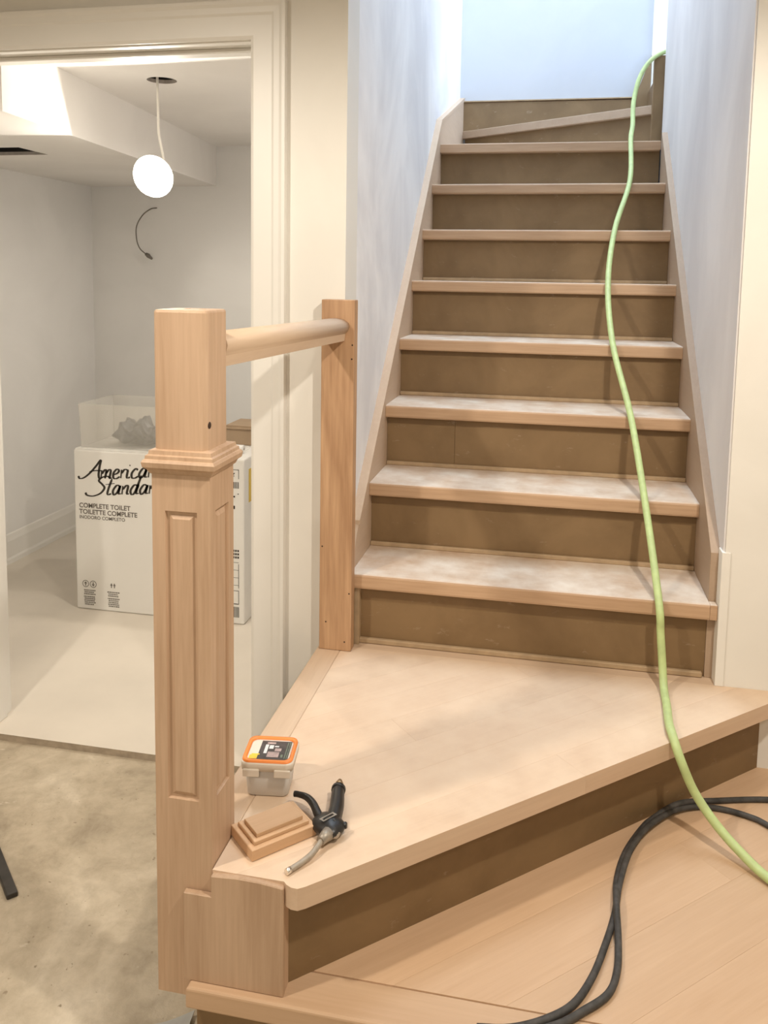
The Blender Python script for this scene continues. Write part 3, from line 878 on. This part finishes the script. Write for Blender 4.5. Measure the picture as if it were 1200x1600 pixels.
for vtx in bm.verts:
    p = vtx.co
    k = 1 + 0.16 * math.sin(7 * p.x + 3 * p.y) * math.cos(5 * p.z + 4 * p.y) + 0.10 * math.sin(15 * p.y + 9 * p.x + 6 * p.z)
    z = zb0 + 0.052 + p.z * k * 0.046
    vtx.co = Vector((-1.115 + p.x * k * 0.105, 1.01 + p.y * k * 0.068, max(zb0 + 0.003, z + 0.018 * math.sin(9 * p.x) * (p.z > 0))))
tag(link('plastic_bag', bm, 'bag_grey', loc=(-1.115, 1.01, zb0 + 0.003), smooth=True), 'crumpled grey plastic bag inside the clear bin', 'bag')
bm = bmesh.new(); box(bm, -0.800, -0.640, 1.12, 1.29, BH + 0.0045, 0.728); bevel(bm, 0.002, 1)
cb = link('cardboard_box', bm, 'carton_brown', loc=(-0.66, 1.22, BH + 0.0045))
tag(cb, 'small brown cardboard box on the right end of the white carton', 'box')
link('flap', B(-0.799, -0.641, 1.105, 1.12, 0.720, 0.723), 'carton_brown', cb)
link('flap', B(-0.799, -0.641, 1.121, 1.289, 0.7282, 0.731), 'carton_brown', cb)
bm = bmesh.new()
tube(bm, [Vector((-0.75, 0.985, BH + 0.0195)), Vector((-0.668, 0.985, BH + 0.0195))], 0.015, 16)
rl = tag(link('paper_roll', bm, 'carton_white', loc=(-0.71, 0.985, BH + 0.0045)), 'short white roll lying on the right end of the carton', 'roll')
bm = bmesh.new(); lathe(bm, [(0.006, 0), (0.005, 0.0008), (0.001, 0.001)], (-0.6678, 0.985, BH + 0.0195), (1, 0, 0), 12)
link('core', bm, 'drywall_cut', rl)

# bare flood bulb hanging out of the round ceiling hole, tipped towards the doorway
LBX, LBY, LBZ = -0.866, 0.662, 1.674
lb = empty('bare_bulb', (LBX, LBY, ZC), 'lit bare bulb hanging on a white cord from the hole in the ceiling', 'lamp')
bax = Vector((0.0, -0.94, -0.34)).normalized()
bc = Vector((LBX, LBY, LBZ))
bm = bmesh.new(); tube(bm, catmull([(-0.862, 0.680, ZC + 0.03), (-0.863, 0.686, 1.90), (-0.864, 0.692, 1.82), tuple(bc - bax * 0.055 + Vector((0, 0.012, 0.055))), tuple(bc - bax * 0.075)], 6), 0.0045, 8)
link('cord', bm, 'cord_white', lb)
bm = bmesh.new(); lathe(bm, [(0.010, -0.085), (0.016, -0.082), (0.018, -0.055), (0.030, -0.040), (0.060, -0.012), (0.070, 0.004), (0.064, 0.004)], bc, bax, 24)
link('reflector', bm, 'cord_white', lb)
bm = bmesh.new()
lathe(bm, [(0.066, 0.0045)] + [(0.074 * math.cos(a), 0.0045 + 0.050 * math.sin(a)) for a in [math.pi / 2 * i / 8 for i in range(1, 8)]] + [(0.002, 0.0547)], bc, bax, 24)
link('bulb', bm, 'bulb_glass', lb)
lp = bc + bax * 0.060
add_light('bulb_light', 'SPOT', lp, lp + bax, 21, (1.0, 0.92, 0.80), spot_size=math.radians(172), spot_blend=0.06, shadow_soft_size=0.02)
# loose wire out of the back wall
wr = bm = bmesh.new()
pts = catmull([(-1.558, 2.064, 1.68), (-1.575, 2.03, 1.672), (-1.615, 2.02, 1.64), (-1.650, 2.02, 1.585), (-1.652, 2.02, 1.52), (-1.635, 2.02, 1.47), (-1.600, 2.025, 1.437)], 6)
tube(bm, pts, 0.0032, 6)
w = tag(link('loose_wire', bm, 'wire_dark', loc=(-1.6, 2.04, 1.5)), 'thin loose wire sticking out of the back wall under the bulb', 'wire')
bm = bmesh.new(); tube(bm, [Vector((-1.604, 2.025, 1.441)), Vector((-1.590, 2.025, 1.432)), Vector((-1.568, 2.025, 1.415))], [0.008, 0.012, 0.006], 8)
link('connector', bm, 'wire_dark', w)

# ------------------------------------------------------------------ things on the corner step
tc, ta = Vector((0.001, -0.630, Z2)), math.radians(8)
tb = empty('filler_tub', tuple(tc), 'small white plastic filler tub with an orange-rimmed lid on the corner step', 'tub')
def rrect(hx, hy, r, n=5):
    out = []
    for cx, cy, a0 in ((hx - r, hy - r, 0), (-hx + r, hy - r, 90), (-hx + r, -hy + r, 180), (hx - r, -hy + r, 270)):
        for i in range(n + 1):
            a = math.radians(a0 + 90 * i / n)
            out.append((cx + r * math.cos(a), cy + r * math.sin(a)))
    return out
def loft(sections, cap0=True, cap1=True, center=None, ang=0.0):
    """sections: list of (hx, hy, r, z, dx, dy)"""
    bm = bmesh.new(); rings = []
    c, s = math.cos(ang), math.sin(ang)
    for hx, hy, r, z in sections:
        rings.append([bm.verts.new((center.x + x * c - y * s, center.y + x * s + y * c, center.z + z)) for x, y in rrect(hx, hy, r)])
    n = len(rings[0])
    for i in range(len(rings) - 1):
        for k in range(n):
            f = bm.faces.new((rings[i][k], rings[i][(k + 1) % n], rings[i + 1][(k + 1) % n], rings[i + 1][k])); f.smooth = True
    if cap0: bm.faces.new(rings[0])
    if cap1: bm.faces.new(rings[-1])
    return bm
link('body', loft([(0.036, 0.032, 0.010, 0.0005), (0.0385, 0.0345, 0.011, 0.003), (0.043, 0.039, 0.012, 0.066), (0.0415, 0.0375, 0.012, 0.067)], center=tc, ang=ta), 'tub_plastic', tb)
ld = link('lid', loft([(0.0445, 0.0405, 0.013, 0.055), (0.0485, 0.0445, 0.014, 0.055), (0.0495, 0.0455, 0.015, 0.068), (0.0485, 0.0445, 0.015, 0.071), (0.036, 0.032, 0.011, 0.071)], center=tc, ang=ta), 'lid_clear', tb)
link('rim', loft([(0.0475, 0.0435, 0.015, 0.0712), (0.0465, 0.0425, 0.014, 0.0745), (0.0405, 0.0365, 0.012, 0.0745), (0.0395, 0.0355, 0.012, 0.0712)], False, False, tc, ta), 'orange_rim', ld)
def lid_rects(rects, z):
    bm = bmesh.new(); c, s = math.cos(ta), math.sin(ta)
    for x0, x1, y0, y1 in rects:
        bm.faces.new([bm.verts.new((tc.x + x * c - y * s, tc.y + x * s + y * c, tc.z + z)) for x, y in ((x0, y0), (x1, y0), (x1, y1), (x0, y1))])
    return bm
link('label', lid_rects([(-0.021, 0.0365, -0.031, 0.031)], 0.0716), 'label_dark', ld)
link('label_print', lid_rects([(-0.012, -0.006, -0.012, 0.018), (-0.004, 0.004, 0.004, 0.016), (0.006, 0.014, 0.010, 0.014)], 0.0719), 'label_white', ld)
link('label_print', lid_rects([(-0.004, 0.018, -0.024, -0.006), (0.008, 0.02, -0.004, 0.006), (-0.010, 0.006, 0.02, 0.026)], 0.0719), 'label_pink', ld)
link('label_print', lid_rects([(0.029, 0.031, -0.028, 0.028), (0.033, 0.035, -0.028, 0.028), (0.022, 0.026, -0.024, -0.014)], 0.0719), 'label_green', ld)
link('label_print', lid_rects([(-0.036, -0.021, -0.031, -0.018), (-0.033, -0.018, -0.018, -0.014)], 0.0719), 'label_yellow', ld)
for sx in (-0.028, 0.030):
    cth, sth = math.cos(ta), math.sin(ta)
    p = Vector((tc.x + sx * cth + 0.0465 * sth, tc.y + sx * sth - 0.0465 * cth, 0))
    bm = bmesh.new(); box(bm, -0.015, 0.015, -0.002, 0.003, 0.046, 0.060); bevel(bm, 0.001, 1)
    bmesh.ops.rotate(bm, verts=bm.verts[:], cent=(0, 0, 0), matrix=Matrix.Rotation(ta, 3, 'Z'))
    bmesh.ops.translate(bm, verts=bm.verts[:], vec=(p.x, p.y, tc.z))
    link('clip', bm, 'lid_clear', ld)

# wooden post cap lying on the step
ca = math.radians(46.5)
near = Vector((0.041, -0.838))
e1 = Vector((math.cos(ca), math.sin(ca))); e2 = Vector((-math.sin(ca), math.cos(ca)))
cl_, cw_ = 0.122, 0.082
cc = near + e1 * cl_ / 2 + e2 * cw_ / 2
pc = empty('post_cap', (cc.x, cc.y, Z2), 'stepped square oak post cap lying beside the newel post', 'post cap')
def cap_tier(ins, z0, z1, bev):
    pts = []
    for s1, s2 in ((0, 0), (1, 0), (1, 1), (0, 1)):
        q = near + e1 * (ins if s1 == 0 else cl_ - ins) + e2 * (ins if s2 == 0 else cw_ - ins)
        pts.append((q.x, q.y))
    return prism(pts, z0, z1, bev, 1)
link('base_tier', cap_tier(0.0, Z2 + 0.0005, Z2 + 0.020, 0.001), 'cap_block', pc)
link('middle_tier', cap_tier(0.009, Z2 + 0.020, Z2 + 0.027, 0.001), 'cap_block', pc)
link('top_tier', cap_tier(0.017, Z2 + 0.027, Z2 + 0.034, 0.0008), 'cap_block', pc)

# air blow gun
bg = empty('blow_gun', (0.145, -0.735, Z2), 'black air blow gun with a bent grey nozzle lying on the corner step', 'air tool')
zg = Z2 + 0.016
def V(x, y, z=zg): return Vector((x, y, z))
bm = bmesh.new()
pts = catmull([V(0.152, -0.745), V(0.149, -0.72), V(0.146, -0.69), V(0.139, -0.655), V(0.136, -0.64)], 5)
n = len(pts)
tube(bm, pts, [0.0145 - 0.003 * (i / n) for i in range(n)], 14)
link('handle', bm, 'black_plastic', bg)
bm = bmesh.new(); lathe(bm, [(0.0125, 0), (0.0135, 0.002), (0.0135, 0.007), (0.010, 0.009)], (0.1365, -0.642, zg), (-0.15, 1, 0), 14)
link('collar', bm, 'black_plastic', bg)
bm = bmesh.new(); lathe(bm, [(0.0085, 0), (0.0085, 0.006), (0.006, 0.008), (0.0075, 0.010), (0.0075, 0.014), (0.005, 0.019), (0.0045, 0.023)], (0.135, -0.633, zg), (-0.15, 1, 0), 12)
link('coupler', bm, 'brass', bg)
bm = bmesh.new()
bmesh.ops.create_icosphere(bm, subdivisions=3, radius=1.0)
for vtx in bm.verts:
    p = vtx.co
    q = Vector((p.x, p.y, p.z))
    sq = max(abs(p.x), abs(p.y)) ** 0.35
    vtx.co = Vector((0.144 + (p.x * 0.029 - p.y * 0.012) * sq, -0.740 + (p.y * 0.030 + p.x * 0.006) * sq, Z2 + 0.0160 + p.z * 0.0155))
bd = link('body', bm, 'black_plastic', bg, smooth=True)
bm = bmesh.new()
d0 = Vector((0.134, -0.752, Z2 + 0.0318)); du = Vector((0.018, 0.024, 0)); dw = Vector((0.007, -0.004, 0))
ro = [d0 - dw * .5, d0 + du - dw * .5, d0 + du + dw * .8, d0 + dw * .8]
ri = [d0 + du * .12 - dw * .15, d0 + du * .88 - dw * .15, d0 + du * .88 + dw * .45, d0 + du * .12 + dw * .45]
a_ = [bm.verts.new(p) for p in ro]; b_ = [bm.verts.new(p) for p in ri]
for i in range(4): bm.faces.new((a_[i], a_[(i + 1) % 4], b_[(i + 1) % 4], b_[i]))
link('emblem', bm, 'worn_metal', bd)
bm = bmesh.new(); lathe(bm, [(0.0085, 0.0), (0.0095, 0.003), (0.0085, 0.008), (0.004, 0.010)], (0.159, -0.756, Z2 + 0.013), (0.5, -0.5, 0.75), 14)
link('valve_cap', bm, 'worn_metal', bg)
bm = bmesh.new(); lathe(bm, [(0.006, 0.0), (0.006, 0.012), (0.004, 0.014)], (0.163, -0.737, zg), (1, 0.1, 0.1), 10)
link('pin', bm, 'black_plastic', bg)
bm = bmesh.new()
pts = catmull([V(0.132, -0.738), V(0.118, -0.718, zg + .004), V(0.104, -0.698, zg + .007), V(0.088, -0.684, zg + .008), V(0.070, -0.678, zg + .007), V(0.063, -0.677, zg + .006)], 5)
n = len(pts); tube(bm, pts, [0.0085 - 0.0030 * min(1, i / n * 1.4) for i in range(n)], 10)
link('trigger', bm, 'black_plastic', bg)
bm = bmesh.new(); tube(bm, [V(0.150, -0.762), V(0.146, -0.772), V(0.142, -0.783, zg - .001)], [0.012, 0.0095, 0.008], 12)
link('nozzle_nut', bm, 'worn_metal', bg)
bm = bmesh.new()
pts = catmull([V(0.1435, -0.780), V(0.140, -0.795, zg - .003), V(0.134, -0.812, zg - .006), V(0.122, -0.831, zg - .009), V(0.110, -0.848, zg - .010)], 6)
tube(bm, pts, 0.0048, 10)
link('nozzle', bm, 'grey_tube', bg)
bm = bmesh.new(); tube(bm, [pts[-1], pts[-1] + (pts[-1] - pts[-2]).normalized() * 0.008], 0.0054, 10)
link('tip', bm, 'bright_metal', bg)

# ------------------------------------------------------------------ hose and cable
HR = 0.0095
hp = [(1.25, 1.95, 2.32), (1.02, 1.82, 2.318), (0.935, 1.755, 2.306), (0.862, 1.725, 2.270), (0.812, 1.70, 2.195), (0.786, 1.665, 2.085), (0.781, 1.60, 1.975)]
nose = {10: 0.770, 9: 0.757, 8: 0.697, 7: 0.668, 6: 0.677, 5: 0.721, 4: 0.748, 3: 0.768}
ks = [10, 9, 8, 7, 6, 5, 4, 3]
for i, k in enumerate(ks):
    hp.append((nose[k], yk(k) - HR * 0.75, zk(k) + HR * 0.75))
hp += [(0.774, -0.030, 0.50), (0.780, -0.052, 0.42), (0.781, -0.085, Z2 + HR + 0.001), (0.778, -0.16, Z2 + HR + 0.0005), (0.773, -0.235, Z2 + HR + 0.001), (0.774, -0.290, Z2 + HR + 0.001), (0.789, -0.322, 0.348), (0.819, -0.325, 0.285), (0.860, -0.350, 0.237), (0.904, -0.386, 0.206), (0.943, -0.426, Z1 + HR + 0.002), (1.011, -0.509, Z1 + HR + 0.001), (1.10, -0.64, Z1 + HR + 0.001), (1.16, -0.80, Z1 + HR + 0.001)]
bm = bmesh.new(); tube(bm, catmull(hp, 7), HR, 12)
tag(link('air_hose', bm, 'green_hose', loc=(0.75, 0.0, Z2)), 'pale green air hose trailing down the whole staircase', 'hose')

cr = 0.0062
zcab = Z1 + cr + 0.0008
pa = [(0.42, -0.872, zcab), (0.47, -0.862, zcab), (0.521, -0.836, zcab), (0.566, -0.797, zcab), (0.598, -0.737, zcab), (0.623, -0.663, zcab), (0.645, -0.582, zcab), (0.659, -0.503, zcab + .004), (0.687, -0.405, zcab + .008), (0.727, -0.325, zcab + .008), (0.788, -0.250, zcab + .005), (0.846, -0.213, zcab), (0.900, -0.210, zcab), (0.950, -0.224, zcab), (0.984, -0.247, zcab), (1.06, -0.33, zcab), (1.12, -0.45, zcab)]
pb = [(0.43, -0.890 + .012, zcab), (0.49, -0.866, zcab), (0.545, -0.838, zcab), (0.582, -0.806, zcab), (0.622, -0.765, zcab), (0.640, -0.715, zcab), (0.647, -0.645, zcab), (0.648, -0.575, zcab + .012), (0.655, -0.490, zcab), (0.676, -0.408, zcab), (0.716, -0.322, zcab), (0.745, -0.283, zcab + .004), (0.806, -0.228, zcab + .012), (0.893, -0.180, zcab), (1.007, -0.150, zcab), (1.10, -0.15, zcab), (1.18, -0.20, zcab)]
bm = bmesh.new(); tube(bm, catmull(pa, 6), cr, 10); tube(bm, catmull(pb, 6), cr, 10)
tag(link('power_cable', bm, 'black_cable', loc=(0.65, -0.6, Z1)), 'black doubled cable curling across the bottom step', 'cable')

# ------------------------------------------------------------------ odds on the concrete
bm = bmesh.new(); box(bm, -0.15, 0.15, -0.012, 0.012, 0.0, 0.012); bevel(bm, 0.003, 2)
dirv = Vector((0.098, -0.090, 0)).normalized()
bmesh.ops.rotate(bm, verts=bm.verts[:], cent=(0, 0, 0), matrix=Matrix.Rotation(math.atan2(dirv.y, dirv.x), 3, 'Z'))
ctr = Vector((-0.614, -0.556, 0)) - dirv * 0.15
bmesh.ops.translate(bm, verts=bm.verts[:], vec=(ctr.x, ctr.y, Z_FLOOR))
tag(link('metal_bar', bm, 'iron_dark', loc=(ctr.x, ctr.y, Z_FLOOR)), 'dark flat metal bar lying on the concrete at the left', 'bar')
bm = bmesh.new()
N = 12
top, bot = [], []
for i in range(N):
    t = i / (N - 1)
    x = -0.215 + 0.11 * t; y = -0.79 + 0.045 * t - 0.010 * math.sin(math.pi * t)
    z = Z_FLOOR + 0.003 + 0.010 * t * t
    for wv, lst in ((0.0, top), (-0.06, bot)):
        lst.append((bm.verts.new((x - wv * 0.1, y + wv, z)), bm.verts.new((x - wv * 0.1, y + wv, z - 0.0022))))
for i in range(N - 1):
    bm.faces.new((top[i][0], top[i + 1][0], bot[i + 1][0], bot[i][0]))
    bm.faces.new((top[i][1], top[i + 1][1], bot[i + 1][1], bot[i][1]))
    bm.faces.new((top[i][0], top[i][1], top[i + 1][1], top[i + 1][0]))
    bm.faces.new((bot[i][0], bot[i][1], bot[i + 1][1], bot[i + 1][0]))
for i in (0, N - 1): bm.faces.new((top[i][0], top[i][1], bot[i][1], bot[i][0]))
tag(link('scrap_sheet', bm, 'scrap_grey', loc=(-0.16, -0.79, Z_FLOOR)), 'curled grey scrap of sheet on the concrete in front of the newel post', 'scrap')
